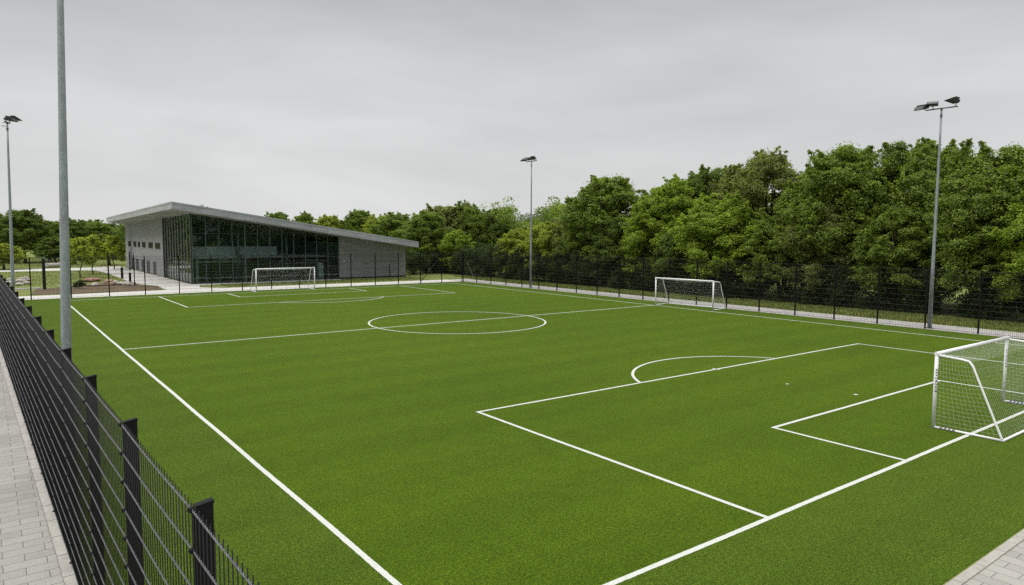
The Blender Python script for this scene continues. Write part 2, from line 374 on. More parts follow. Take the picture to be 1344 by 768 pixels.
a = math.acos(5.1/6.36); marc(25.3, 64.38, 6.36, -(pi-a), -a)
mdisc(25.9, 40.4, .12); mdisc(25.8, 15.5, .07); mdisc(26.2, 12.9, .085); mline((26.1,19.02),(26.1,19.33), .10)
b.build('pitch_markings', M['line'], kind='structure')

# ------------------------------------------------------------------ fences
def panel_mesh(L, top, near):
    v = MB(); step = .1; n = int(round(L/step)); r = .0048 if near else .0072
    for i in range(n):
        x = (i+.5)*L/n
        k = 6 if near else 3
        v.tube([(x, 0, .05), (x, 0, top+.035)], r, k, cap=True)
    h = MB(); nr = 13 if near else 12
    for j in range(nr):
        z = top - j*(top-.10)/(nr-1)
        if near:
            m = int(L/.1)*5
            for ph in (0, pi):
                pts = []
                for i in range(m+1):
                    x = L*i/m; a = 2*pi*x/.10 + ph
                    sag = -.018*sin(pi*x/L)
                    pts.append((x, -.012 + .0062*cos(a), z + sag + .0062*sin(a)))
                h.tube(pts, .0056, 4)
        else:
            h.tube([(0,-.011,z),(L,-.011,z)], .010, 3)
    return v.mesh('mesh_panel', M['wire'], near), h.mesh('cross_wire', M['rail'] if near else M['wire'], near)

def post_meshes(top, near):
    p = MB(); c = MB()
    if near:
        p.box(-.03, .03, .012, .135, -.2, top+.02)          # local: x along the run, y away from the path
        p.hexa([(-.034,.006,top+.0205),(.034,.006,top+.0205),(.034,.14,top+.0205),(-.034,.14,top+.0205)],
               [(-.034,.006,top+.028),(.034,.006,top+.028),(.034,.14,top+.05),(-.034,.14,top+.05)])
        c.box(-.012, .012, -.006, .0115, .02, top)
        for j in range(13):
            z = top - j*(top-.10)/12
            c.bevbox(-.022, .022, -.034, .0115, z-.022, z+.022, .008)
            c.tube([(0,-.034,z),(0,-.046,z)], .011, 6)
    else:
        p.box(-.04, .04, .012, .092, -.2, top+.04); p.box(-.043, .043, .009, .095, top+.0405, top+.05)
        c.box(-.012, .012, -.006, .0113, .02, top)
        for j in range(12):
            z = top - j*(top-.10)/11
            c.box(-.02, .02, -.02, .0115, z-.02, z+.02)
    return p.mesh('post', M['black']), c.mesh('clamp_bar', M['black'])

def fence(name, label, p0, p1, top, near, spacing, skip_first=False):
    d = Vector((p1[0]-p0[0], p1[1]-p0[1])); L = d.length; n = max(1, int(round(L/spacing))); s = L/n
    root = thing(name, label, 'fence', (p0[0], p0[1], 0), math.atan2(d.y, d.x))
    pm, cm = post_meshes(top, near); vm, hm = panel_mesh(s-.004, top, near)
    for i in range(n+1):
        if not (i == 0 and skip_first):
            po = link('post', pm, root, loc=(i*s, 0, 0)); link('clamp_bar', cm, po)
        if i < n:
            pa = link('mesh_panel', vm, root, loc=(i*s+.002, 0, 0)); link('cross_wire', hm, pa)
    return root
# near fence: local +y must point to the pitch (+X): run from far to near
Y1 = 5.5 - 2.95*3; Y2 = 5.5 + 2.95*23 + 1.6
fence('mesh_fence', 'tall black wire mesh fence beside the paved walkway, closest to the viewer', (FX(5.5+2.95*24), 5.5+2.95*24), (FX(5.5-2.95*3), 5.5-2.95*3), 3.93, True, 2.95)
# right fence: local +y toward path side
fr = fence('mesh_fence', 'tall black mesh fence between pitch and side path in front of the dense trees', (49.0, 75.25), (49.0, -4.8), 3.9, False, 3.08)
ff = fence('mesh_fence', 'tall black mesh fence behind the far goal, in front of the grey building', (FX(76.3)+.25, 75.25), (48.9, 75.25), 3.75, False, 3.12)
# diagonal corner braces belong to their fences
b = MB(); b.tube([(1.0,-.07,2.6),(2.6,-.07,.6)], .014, 6); b.build('brace', M['galv_dark'], fr)
b = MB(); b.tube([(42.6,-.08,.05),(45.2,-.08,3.0)], .035, 6); b.build('brace', M['black'], ff)
b = MB(); b.tube([(3.72+.1,.12,3.78),(3.72+.95,.9,3.4)], .03, 6); b.build('angled_arm', M['galv'], ff)

# ------------------------------------------------------------------ goals
def net_patch(b, P, nu, nv, r=.0017):
    """P(u,v) surface; strings along u and v"""
    for i in range(nu+1):
        b.tube([P(i/nu, j/nv) for j in range(nv+1)], r, 3, cap=False)
    for j in range(nv+1):
        b.tube([P(i/nu, j/nv) for i in range(nu+1)], r, 3, cap=False)
def goal(label, w, h, d, loc, rz, cell, near=False, brace=None):
    """local: goal mouth along x from 0 to w at y=0, net toward +y"""
    root = thing('football_goal', label, 'goal', loc, rz, 'white goals standing on the pitch')
    R = .06; dt = .95*d/1.9; ht = h - .10
    for x in (R, w-R):
        b = MB()
        k = 12; ring = lambda z: [(x+R*1.0*cos(2*pi*i/k), .055*sin(2*pi*i/k), z) for i in range(k)]
        b.add(ring(0)+ring(h-.004), [tuple(range(k-1,-1,-1)), tuple(range(k,2*k))] + [(i,(i+1)%k,k+(i+1)%k,k+i) for i in range(k)])
        b.build('post', M['white'], root, True)
    b = MB(); b.tube([(0,0,h-R),(w,0,h-R)], .062, 12); b.build('crossbar', M['white'], root, True)
    for i, x in enumerate((R, w-R)):
        b = MB(); pts = [(x,.05,ht), (x,dt*.75,ht-.045), (x,dt*.95,ht-.075), (x,dt*1.07,ht-.22), (x,dt*1.13,ht-.36), (x,d-.04,.10), (x,d-.015,.05)]
        b.tube(pts, .034, 8); b.build('net_support', brace if (brace and i == 1) else M['white'], root, True)
        b = MB(); b.tube([(x,.05,.035),(x,d+.035,.035)], .036, 8); b.build('ground_bar', M['white'], root, True)
    b = MB(); b.tube([(R,d,.035),(w-R,d,.035)], .038, 8); b.build('back_bar', M['white'], root, True)
    # net: top + back + two sides
    b = MB()
    nx = int(w/cell)
    def prof(t):     # profile in (y,z) from crossbar to the ground
        P = [(.03,ht), (dt*.95,ht-.09), (dt*1.12,ht-.4), (d-.03,.05)]
        ls = [math.dist(P[i],P[i+1]) for i in range(3)]; s = t*sum(ls)
        for i in range(3):
            if s <= ls[i] or i == 2:
                f = s/ls[i]; return (P[i][0]+f*(P[i+1][0]-P[i][0]), P[i][1]+f*(P[i+1][1]-P[i][1]))
            s -= ls[i]
    plen = dt + 2.4
    def back(u, v):
        y, z = prof(v); x = R+u*(w-2*R)
        s = sin(pi*min(1,u*1.0))*sin(pi*v)
        return (x + .02*sin(9*u+7*v), y + .10*s*(1 if v > .35 else 0), max(.05, z - .09*s*(1 if v < .6 else .3)))
    net_patch(b, back, nx, int(plen/cell))
    for x in (R+.0, w-R-.0):
        def side(u, v, x=x):
            z0 = .05 + v*(ht-.05)
            # depth of the frame at that height
            if z0 > ht-.36: dd = dt*(1.13 - .5*max(0,(z0-(ht-.36))/.36)**2*.3)
            else: dd = dt*1.13 + (d-.03-dt*1.13)*(1 - z0/(ht-.36))
            y = .03 + u*(dd-.03)
            s = sin(pi*u)*sin(pi*v)
            return (x + .035*s + .012*sin(5*u+6*v), y, z0 - .03*s)
        net_patch(b, side, int(d*.85/cell), int(ht/cell))
    b.build('net', M['net'], root)
    return root, R, ht
def text_mesh(s, size, mat, name, parent, M4, ext=.002, bold=.022):
    cu = bpy.data.curves.new('lettering', 'FONT'); cu.body = s; cu.size = size; cu.extrude = ext; cu.offset = size*bold; cu.align_x = 'CENTER'; cu.align_y = 'CENTER'
    cu.resolution_u = 3
    to = bpy.data.objects.new('lettering_source', cu); COL.objects.link(to)
    dg = bpy.context.evaluated_depsgraph_get(); me = bpy.data.meshes.new_from_object(to.evaluated_get(dg))
    bpy.data.objects.remove(to); bpy.data.curves.remove(cu)
    me.name = name; me.transform(M4); me.materials.clear(); me.materials.append(mat)
    return link(name, me, parent)
# near goal: mouth faces +Y (into the pitch), net toward -Y => rotate 180 about z; local x runs toward -X
gn, R_, ht_ = goal('large white goal with net closest to the viewer, beside the near penalty area', 6.05, 2.42, 1.9, (29.65, 9.17, 0), pi, .125, True)
# lettering on the outward side faces of the posts, reads along the post; camera looks from -X and -Y side
def basis(xa, ya, o):
    xa, ya = Vector(xa).normalized(), Vector(ya).normalized(); za = xa.cross(ya)
    m = Matrix((xa, ya, za)).transposed().to_4x4(); m.translation = Vector(o); return m
# local frame of goal: world -X = local +x, world -Y = local +y. Left post in view is at local x = w-R
nx_ = Vector((.80, .60, 0))
tx = Vector((0,0,-1)); 
for (xp, mt, zc, tag_) in ((6.05-.06, M['ink'], 1.52, 0), (.06, M['ink_grey'], 1.62, 1)):
    cpt = Vector((xp, 0, zc)) + Vector((nx_.x*.0605, nx_.y*.0565, 0))
    ya = nx_.cross(tx).normalized()
    text_mesh('H E V Z N Z A I B', .098 if not tag_ else .09, mt, 'lettering', gn, basis(tx, ya, cpt))
for (xp, mt) in ((6.05-.06, M['ink']), (.06, M['ink_blue'])):
    o = Vector((xp, .42, .036)); n_ = Vector((.8,0,.6))
    ya = n_.cross(Vector((0,1,0)))*1.0
    text_mesh('A X X A', .12, mt, 'lettering', gn, basis((0,1,0), n_.cross(Vector((0,1,0))), o + n_*.0375), bold=.06)
goal('white goal with net standing on the far goal line in front of the glass wall', 6.3, 2.42, 2.0, (22.0, 72.62, 0), 0, .16)
# side goal: mouth faces -X, net toward +X => local y -> +X : rz=-90deg (local x -> -Y)
goal('white goal at the side of the pitch by the end of the halfway line', 5.75, 2.42, 1.95, (46.22, 40.5, 0), -pi/2 + radians(5), .16)

# ------------------------------------------------------------------ floodlights
def lamp_head():
    h = MB(); l = MB(); br = MB()
    # local: lamp faces +x and down; hinge at origin; width along y
    w = .37
    P = [(-.05,.10),(.20,.24),(.46,.17),(.68,.0),(.66,-.035),(-.05,-.035)]
    vs_ = [(x, -w*(1 if x < .5 else .82), z) for x, z in P] + [(x, w*(1 if x < .5 else .82), z) for x, z in P]
    k = len(P)
    h.add(vs_, [tuple(range(k)), tuple(range(2*k-1,k-1,-1))] + [(i+k,(i+1)%k+k,(i+1)%k,i) for i in range(k)])
    for i in range(6):
        y0 = -w*.8 + i*w*.32; h.box(.0, .30, y0-.008, y0+.008, .20, .30)
    l.box(.02, .60, -w*.74, w*.74, -.047, -.037)
    br.box(-.13, -.045, -.12, .12, -.02, .035)
    return h.mesh('lamp_housing', M['lamp']), l.mesh('lamp_glass', M['lens']), br.mesh('lamp_bracket', M['galv_dark'])
LH = lamp_head()
def floodlight(label, loc, rz, lamps, H=14.4, bar=(-.95,.95), stub=False, lean=0):
    """local: lamps look toward +x, crossbar along y"""
    root = thing('floodlight', label, 'floodlight', loc, rz, 'tall galvanised floodlight masts round the pitch')
    root.rotation_euler.y = lean
    b = MB(); zs = [0, 3, 6, 9, 12, H]
    b.tube([(0,0,z) for z in zs], [.128, .112, .097, .081, .066, .052], 16); b.build('pole', M['galv'], root, True)
    b = MB(); b.bevbox(-.2,.2,-.2,.2,-.02,.03,.02)
    for x in (-.15,.15):
        for y in (-.15,.15): b.tube([(x,y,.03),(x,y,.075)], .022, 6)
    b.build('base_plate', M['galv_dark'], root)
    b = MB(); b.box(-.035,.035,bar[0],bar[1],H-.02,H+.05); b.tube([(0,0,H-.55),(0,0,H-.35)], .075, 10); b.tube([(0,0,H-.1),(0,0,H+.06)], .07, 10)
    if stub: b.tube([(0,0,H-.25),(-.35,0,H-.25)], .03, 6); b.tube([(0,0,H-.02),(-.3,0,H-.02)], .025, 6)
    b.build('crossbar', M['galv_dark'], root)
    for (x, y, z, tilt, turn) in lamps:
        o = link('lamp_head', LH[0], root, loc=(x, y, H+.08+z)); o.rotation_euler = (0, radians(tilt), radians(turn)); o.scale = (.9,.9,.9)
        link('lamp_glass', LH[1], o); link('lamp_bracket', LH[2], o)
        bb = MB(); bb.tube([(x*.4,y*.96,H+.04),(x-.06,y,H+.08+z)], .03, 6); bb.build('lamp_arm', M['galv_dark'], root)
    return root
fl = 'galvanised floodlight pole '
floodlight(fl+'rising right behind the near mesh fence, lamps out of frame', (1.38,19.7,0), 0, [(.1,-.75,.05,8,0),(.1,.75,.05,8,0)], lean=radians(1.45))
floodlight(fl+'with one lamp cluster at the far left edge', (1.48,61.8,0), radians(-20), [(.12,-.4,.05,6,-8),(.18,.25,.16,-4,8)], H=13.75, bar=(-.5,.5), stub=True, lean=radians(.9))
floodlight(fl+'with three lamp heads in front of the right-hand trees', (49.55,19.75,0), pi, [(.20,-1.0,.03,12,-12),(.1,-.52,.16,-4,22),(.12,.86,.18,-16,-38)], H=14.25)
floodlight(fl+'with two lamp clusters beside the middle of the side path', (49.5,61.9,0), pi, [(.1,-.95,.06,4,-15),(.1,-.55,.1,0,20),(.1,.45,.14,-6,-10),(.1,.85,.12,8,-40)], H=14.25)

# ------------------------------------------------------------------ building
BX0, BX1, BY0, BY1, GX, GY = 19.4, 47.7, 88.2, 136.0, 37.68, 103.6
def zb(x, y): return 8.71 - .144*(x-16.8) - .0182*(y-85)
bd = thing('sports_building', 'modern grey building with sloping roof and dark glass front behind the far fence', 'building', (0,0,0))
def wall_grid(b, ubreaks, zbreaks, holes, mk, top):
    """cells between the breaks; skip cells whose centre lies in a hole. mk(u0,u1,z0,z1,z0b,z1b)"""
    for i in range(len(ubreaks)-1):
        u0, u1 = ubreaks[i], ubreaks[i+1]; uc = (u0+u1)/2
        for j in range(len(zbreaks)):
            z0 = zbreaks[j]; z1 = zbreaks[j+1] if j+1 < len(zbreaks) else None
            zc = (z0 + (z1 if z1 is not None else z0+.2))/2
            if any(h[0] < uc < h[1] and h[2] < zc < h[3] for h in holes): continue
            mk(u0, u1, z0, z1)
# left stone wall (faces -X), openings
ups = [(133.3,130.2),(128.1,125.3),(124.0,121.9),(120.4,117.4),(115.2,111.6),(110.1,106.4)]
lows = [(130.2,127.5),(126.4,123.7),(121.3,119.2),(116.9,114.4),(112.0,109.7)]
holes = [(b_,a_,3.75,4.62) for a_,b_ in ups] + [(b_,a_,-.5,1.85) for a_,b_ in lows]
ub = sorted({GY, BY1} | {q for h in holes for q in h[:2]})
b = MB()
def mk(u0, u1, z0, z1):
    t0 = z1 if z1 is not None else zb(BX0,u0)-.003; t1 = z1 if z1 is not None else zb(BX0,u1)-.003
    b.hexa([(BX0,u0,z0),(BX0+.4,u0,z0),(BX0+.4,u1,z0),(BX0,u1,z0)], [(BX0,u0,t0),(BX0+.4,u0,t0-.05),(BX0+.4,u1,t1-.05),(BX0,u1,t1)])
wall_grid(b, ub, [-.1, 1.85, 3.75, 4.62], holes, mk, None)
b.build('stone_wall', M['stone'], bd)
for a_, b_ in ups:
    f = MB(); y0, y1, z0, z1 = b_, a_, 3.75, 4.62
    f.box(BX0+.06,BX0+.14,y0+.002,y0+.09,z0+.002,z1-.002); f.box(BX0+.06,BX0+.14,y1-.09,y1-.002,z0+.002,z1-.002)
    f.box(BX0+.06,BX0+.14,y0+.0905,y1-.0905,z0+.002,z0+.09); f.box(BX0+.06,BX0+.14,y0+.0905,y1-.0905,z1-.09,z1-.002)
    fo = f.build('window', M['frame'], bd)
    g = MB(); g.box(BX0+.09,BX0+.11,y0+.0905,y1-.0905,z0+.091,z1-.091); g.build('pane', M['pane'], fo)
    g = MB(); g.box(BX0-.05,BX0+.055,y0-.05,y1+.05,z0-.06,z0-.002); g.build('sill', M['edging'], fo)
for a_, b_ in lows:
    f = MB(); y0, y1 = b_, a_
    f.box(BX0+.12,BX0+.18,y0+.002,y1-.002,0,1.848); ym = (y0+y1)/2
    do = f.build('door', M['shutter'], bd)
    g = MB()
    for q in range(1,9): g.box(BX0+.095,BX0+.1195,y0+.1,y1-.1,q*.2,q*.2+.07)
    g.box(BX0+.09,BX0+.1192,ym-.03,ym+.03,.02,1.83); g.build('louvre', M['frame'], do)
# stone far-end wall, right wall and right side
b = MB(); b.hexa([(BX0+.41,BY1-.4,-.1),(BX1,BY1-.4,-.1),(BX1,BY1,-.1),(BX0+.41,BY1,-.1)], [(BX0+.41,BY1-.4,zb(BX0+.41,BY1)-.003),(BX1,BY1-.4,zb(BX1,BY1)-.003),(BX1,BY1,zb(BX1,BY1)-.003),(BX0+.41,BY1,zb(BX0+.41,BY1)-.003)])
b.build('back_wall', M['stone'], bd)
b = MB()
b.hexa([(GX+.08,BY0,-.1),(BX1,BY0,-.1),(BX1,BY0+.4,-.1),(GX+.08,BY0+.4,-.1)], [(GX+.08,BY0,zb(GX,BY0)-.02),(BX1,BY0,zb(BX1,BY0)-.005),(BX1,BY0+.4,zb(BX1,BY0+.4)-.005),(GX+.08,BY0+.4,zb(GX,BY0+.4)-.02)])
b.hexa([(BX1-.4,BY0+.402,-.1),(BX1,BY0+.402,-.1),(BX1,BY1-.402,-.1),(BX1-.4,BY1-.402,-.1)], [(BX1-.4,BY0+.402,zb(BX1,BY0)-.01),(BX1,BY0+.402,zb(BX1,BY0)-.01),(BX1,BY1-.402,zb(BX1,BY1)-.01),(BX1-.4,BY1-.402,zb(BX1,BY1)-.01)])
b.build('clad_wall', M['board'], bd)
b = MB(); b.box(GX+.02,BX1+.04,BY0-.03,BY0-.002,-.02,.16); b.build('plinth', M['frame'], bd)
b = MB(); b.box(BX0+1.0,BX0+1.1,GY+.3,BY1-.5,0,7.0); b.build('interior_wall', M['dark'], bd)
# roof
RX0, RX1, RY0, RY1, RT = 16.8, 48.05, 85.0, 137.0, .76
def slab(b, x0, x1, y0, y1, d0, d1):
    q = [(x0,y0),(x1,y0),(x1,y1),(x0,y1)]
    b.hexa([(x,y,zb(x,y)+d0) for x,y in q], [(x,y,zb(x,y)+d1) for x,y in q])
b = MB(); slab(b, RX0+.06, RX1-.06, RY0+.06, RY1-.06, .06, RT-.01); rf = b.build('roof', M['roofm'], bd)
b = MB(); slab(b, RX0+.05, RX1-.05, RY0+.05, RY1-.05, 0, .055); b.build('soffit', M['soffit'], rf)
b = MB(); slab(b, RX0, RX1, RY0, RY0+.055, -.03, RT); slab(b, RX0+.056, RX1-.056, RY0-.03, RY0-.001, RT-.16, RT+.03); b.build('fascia', M['roofm'], rf)
b = MB(); slab(b, RX0, RX0+.055, RY0+.056, RY1, -.03, RT); slab(b, RX0-.03, RX0-.001, RY0, RY1, RT-.16, RT+.03); b.build('fascia', M['roofs'], rf); b = MB(); slab(b, RX1-.055, RX1, RY0+.056, RY1, -.03, RT); b.build('fascia', M['roofs'], rf)
# roof vents
def roof_item(fn, mat, name): 
    b = MB(); fn(b); return b.build(name, mat, rf)
def vent(b):
    x, y = 21.6, 92.0; z = zb(x,y)+RT-.02
    b.tube([(x,y,z),(x,y,z+.75)], .16, 8); b.tube([(x,y,z+.75),(x,y,z+.95)], [.30,.16], 8); b.tube([(x-.45,y,z),(x-.6,y,z+.6)], .09, 6); b.tube([(x+.45,y,z),(x+.65,y,z+.65)], .09, 6)
roof_item(vent, M['fin'], 'roof_vent')
roof_item(lambda b: b.bevbox(23.0,23.9,92,92.8,zb(23.5,92)+RT-.1,zb(23.5,92)+RT+.28,.05), M['fin'], 'roof_vent')
roof_item(lambda b: (b.bevbox(44.2,46.2,108,109.5,zb(45,108)+RT-.3,zb(45,108)+RT+.55,.08), b.tube([(46.6,108.5,zb(46,108)),(46.6,108.5,zb(46,108)+RT+1.0)], .05, 6)), M['inwhite'], 'roof_vent')
# front curtain wall: 12 bays
bays = [BX0+.08 + (GX-BX0-.08)*i/12 for i in range(13)]
b = MB()
for i, x in enumerate(bays):
    w_ = .075 if i not in (0,4,6,12) else .11
    b.box(x-w_/2, x+w_/2, BY0-.06, BY0+.10, 0, zb(x,BY0)-.012)
b.build('mullion', M['mull'], bd)
b = MB()
for i in range(12):
    for z in (3.05, 5.95):
        if zb(bays[i+1],BY0) > z+.3: b.box(bays[i]+.057, bays[i+1]-.057, BY0-.04, BY0+.08, z-.04, z+.04)
    b.box(bays[i]+.057, bays[i+1]-.057, BY0-.03, BY0+.08, .0, .09)
b.build('transom', M['frame'], bd)
b = MB()
for i in range(12):
    x0, x1 = bays[i]+.02, bays[i+1]-.02; ty = rnd.uniform(-.006,.006); tz = rnd.uniform(-.008,.008)
    b.add([(x0,BY0+.03+ty,.02),(x1,BY0+.03-ty,.02),(x1,BY0+.03-ty+tz,zb(x1,BY0)-.013),(x0,BY0+.03+ty+tz,zb(x0,BY0)-.013)], [(0,1,2,3)])
b.build('glazing', M['glass'], bd)
# left glazed section with fins (faces -X)
ys = [BY0+.55+(GY-.5-BY0-.55)*i/9 for i in range(10)]
b = MB(); b.box(BX0-.02,BX0+.12,BY0+.12,GY-.36,.0,.12); b.box(BX0+.035,BX0+.12,BY0+.12,GY-.36,3.0,3.12)
for y in ys: b.box(BX0+.03, BX0+.12, y-.03, y+.03, .121, 2.999); b.box(BX0+.03, BX0+.12, y-.03, y+.03, 3.121, zb(BX0,y)-.02)
b.build('mullion', M['frame'], bd)
for y in ys:
    b = MB(); b.box(BX0-.05, BX0+.029, y-.03, y+.03, .06, zb(BX0-.3,y)-.01); b.build('vertical_fin', M['fin'], bd)
b = MB(); b.box(BX0-.2,BX0+.25,GY-.35,GY-.005,0,zb(BX0,GY)-.03); b.build('corner_column', M['frame'], bd)
b = MB(); b.box(BX0-.12,BX0+.03,BY0-.12,BY0+.11,0,zb(BX0,BY0)-.02); b.build('corner_column', M['frame'], bd)
b = MB()
for i in range(9):
    y0, y1 = ys[i]+.03, ys[i+1]-.03; t_ = rnd.uniform(-.01,.01)
    b.add([(BX0+.02+t_,y0,.1),(BX0+.02-t_,y1,.1),(BX0+.02-t_,y1,zb(BX0,y1)-.03),(BX0+.02+t_,y0,zb(BX0,y0)-.03)], [(3,2,1,0)])
b.build('glazing', M['glass_side'], bd)
# interior
b = MB(); b.box(BX0+.3,GX-.02,BY0+.2,GY,-.05,.012); b.build('interior_floor', M['floor'], bd)
b = MB(); b.hexa([(BX0+.42,GY+.01,-.05),(BX1-.42,GY+.01,-.05),(BX1-.42,GY+.2,-.05),(BX0+.42,GY+.2,-.05)], [(BX0+.42,GY+.01,zb(BX0,GY)-.1),(BX1-.42,GY+.01,zb(BX1,GY)-.1),(BX1-.42,GY+.2,zb(BX1,GY)-.1),(BX0+.42,GY+.2,zb(BX0,GY)-.1)])
b.box(GX+.1,GX+.3,BY0+.42,GY-.01,-.05,4.9); b.build('interior_wall', M['dark'], bd)
b = MB(); b.box(BX0+.5,GX-.05,BY0+3.2,GY-.02,2.85,3.1); b.build('mezzanine', M['inwhite'], bd)
b = MB(); b.box(BX0+.7,30.5,BY0+3.1,BY0+3.19,3.15,4.35); b.build('balustrade', M['band'], bd)
for x in (25.5, 31.6):
    b = MB(); b.tube([(x,BY0+2.6,0),(x,BY0+2.6,zb(x,BY0+2.6)-.05)], .16, 10); b.build('interior_column', M['framegreen'], bd, True)
b = MB(); b.box(19.95,20.2,BY0+.35,BY0+.5,.02,2.9); b.box(25.35,25.75,BY0+.35,BY0+.5,.02,2.9); b.box(20.21,25.34,BY0+.35,BY0+.5,2.45,2.7); b.build('goal_reflection_frame', M['framegreen'], bd)  # goal-like frame added inside the glass, standing in for a reflection
b = MB(); b.box(20.6,37,BY0+5.5,BY0+5.7,.02,2.3); b.build('inner_screen', M['ingreen'], bd)
b = MB(); b.box(35.2,35.9,BY0+.9,BY0+1.0,.02,2.2); b.tube([(33.4,BY0+1.5,2.6),(36.9,BY0+1.5,2.35)], .06, 6); b.box(33.5,36.8,BY0+4.5,BY0+4.8,2.0,2.15); b.build('inner_panel', M['inwhite'], bd)
# fittings on the clad wall
for (x, z, s_) in ((38.4,2.38,.16),(41.7,2.03,.13)):
    b = MB(); b.bevbox(x-s_,x+s_,BY0-.16,BY0-.002,z-s_*.7,z+s_*.7,.04); b.tube([(x,BY0-.16,z-.02),(x,BY0-.26,z-.06)], .06, 8); b.build('wall_lamp', M['inwhite'] if s_ > .14 else M['fin'], bd)
b = MB(); b.bevbox(41.78,41.94,BY0-.12,BY0-.002,4.82,4.96,.03); b.tube([(41.86,BY0-.12,4.88),(41.86,BY0-.2,4.84)], .04, 8); b.build('security_sensor', M['white'], bd)
b = MB(); b.tube([(45.16,BY0-.07,.0),(45.16,BY0-.07,1.8),(45.16,BY0-.002,1.86)], .05, 8); b.build('drainpipe', M['frame'], bd)

# ------------------------------------------------------------------ foliage
def leaves_mesh(name, C, RC, n_per, leaf, seed, flat=.8, stray=.06, zmin=.02):
    rng = np.random.default_rng(seed)
    C = np.asarray(C, float); RC = np.asarray(RC, float)
    cnt = np.maximum(14, (n_per*(RC/RC.mean())**2)).astype(int)
    idx = np.repeat(np.arange(len(C)), cnt); N = len(idx)
    d = rng.normal(size=(N,3)); d[:,2] += .35; d /= np.linalg.norm(d, axis=1)[:,None]
    # each clump is itself made of smaller puffs
    k = 7; pd = rng.normal(size=(len(C),k,3)); pd[:,:,2] += .3; pd /= np.linalg.norm(pd, axis=2)[:,:,None]
    which = rng.integers(0, k, N)
    puff = pd[idx, which]
    r = RC[idx]
    rad = np.where(rng.random(N) < stray, rng.uniform(.6,.85,N), rng.uniform(.25,.50,N))
    P = C[idx] + (puff*.62)*r[:,None]*[1,1,flat] + d*(r*rad)[:,None]*[1,1,.75]
    out = P - C[idx]; out /= np.linalg.norm(out, axis=1)[:,None] + 1e-6
    nrm = out*.55 + np.array([0,0,.45]) + rng.normal(size=(N,3))*.55; nrm /= np.linalg.norm(nrm, axis=1)[:,None]
    t = np.cross(nrm, rng.normal(size=(N,3))); t /= np.linalg.norm(t, axis=1)[:,None]; s = np.cross(nrm, t)
    L = leaf*rng.uniform(.65,1.35,N)[:,None]; Wd = L*.58
    bend = nrm*L*.12
    V = np.stack([P - t*L/2 - bend, P + s*Wd/2, P + t*L/2 - bend, P - s*Wd/2], 1).reshape(-1,3)
    V[:,2] = np.maximum(V[:,2], zmin)
    me = bpy.data.meshes.new(name); me.vertices.add(4*N); me.vertices.foreach_set('co', V.astype(np.float32).ravel())
    me.loops.add(4*N); me.loops.foreach_set('vertex_index', np.arange(4*N, dtype=np.int32))
    me.polygons.add(N); me.polygons.foreach_set('loop_start', np.arange(0,4*N,4, dtype=np.int32))
    try: me.polygons.foreach_set('loop_total', np.full(N, 4, dtype=np.int32))
    except Exception: pass
    me.update(calc_edges=True); return me
def sprigs(C, RC, seed, n):
    """small leafy shoots standing out of the crown"""
    rg = np.random.default_rng(seed); c2 = []; r2 = []
    C = np.asarray(C); top = C[:,2].max(); mid = C.mean(0)
    for i in range(n):
        j = rg.integers(0, len(C)); d = rg.normal(size=3); d[2] = abs(d[2])*1.2 + .2; d += (C[j]-mid)*[.35,.35,.2]; d /= np.linalg.norm(d)
        for q in range(3):
            c2.append(C[j] + d*RC[j]*(.85 + .22*q) + rg.normal(0,.05,3)); r2.append(.26 - .05*q)
    return c2, r2
def crown_clumps(seed, R, z0, H, n, egg=.8):
    rng = np.random.default_rng(seed); C = []; RC = []
    for i in range(n):
        t = (i+.5)/n; t = t**.85
        env = R*(max(.05, sin(pi*min(.97, .15+.81*t)))**.5)*(1 - .18*t*egg)
        a = i*2.39996 + rng.uniform(-.5,.5); f = rng.uniform(.58,.86) if rng.random() < .82 else rng.uniform(.05,.4)
        rc = R*rng.uniform(.22,.40)*(1 - .2*t)
        C.append((env*f*cos(a), env*f*sin(a), z0 + t*(H-z0-rc*.55))); RC.append(rc)
    return C, RC
SH = []     # crown shapes, nominal height 10, radius ~3.6
for i, (R, z0, n, egg, np_, lf) in enumerate(((3.6,2.5,62,.5,1300,.155),(3.5,2.0,60,.8,1300,.15),(3.9,2.3,64,.4,1300,.155),(3.4,2.2,60,.7,1400,.135),(3.6,2.7,62,.6,1300,.155),(3.4,1.9,58,.9,1300,.15))):
    C, RC = crown_clumps(100+i, R, z0, 10, n, egg); c2, r2 = sprigs(C, RC, 150+i, 110)
    k = len(C)*np_ / (sum(q*q for q in RC)/ (sum(RC+r2)/len(RC+r2))**2)
    SH.append((C, RC, leaves_mesh('crown', list(C)+c2, list(RC)+r2, k, lf, 300+i)))
    SH[-1][2].materials.append(M['leaf_mid'])
def trunk_mesh(C, seed, r=.2):
    rg = random.Random(seed); b = MB()
    top = max(c[2] for c in C)*.82
    pts = [(rg.uniform(-.12,.12)*i, rg.uniform(-.12,.12)*i, top*i/6 - (.15 if i == 0 else 0)) for i in range(7)]
    b.tube(pts, [r*1.35, r, r*.85, r*.7, r*.52, r*.36, r*.2], 8)
    for c in rg.sample(list(C), min(16, len(C))):
        z = max(1.2, min(top*.8, c[2]*.6)); i = z/top*6; k = int(i)
        p = Vector(pts[k]).lerp(Vector(pts[min(6,k+1)]), i-k); q = Vector(c)
        m = p.lerp(q, .5) + Vector((0,0,.25))
        b.tube([p, m, q], [r*.36, r*.22, r*.07], 5)
    return b.mesh('trunk', M['bark'], True)
TR = [trunk_mesh(s[0], 50+i) for i, s in enumerate(SH)]
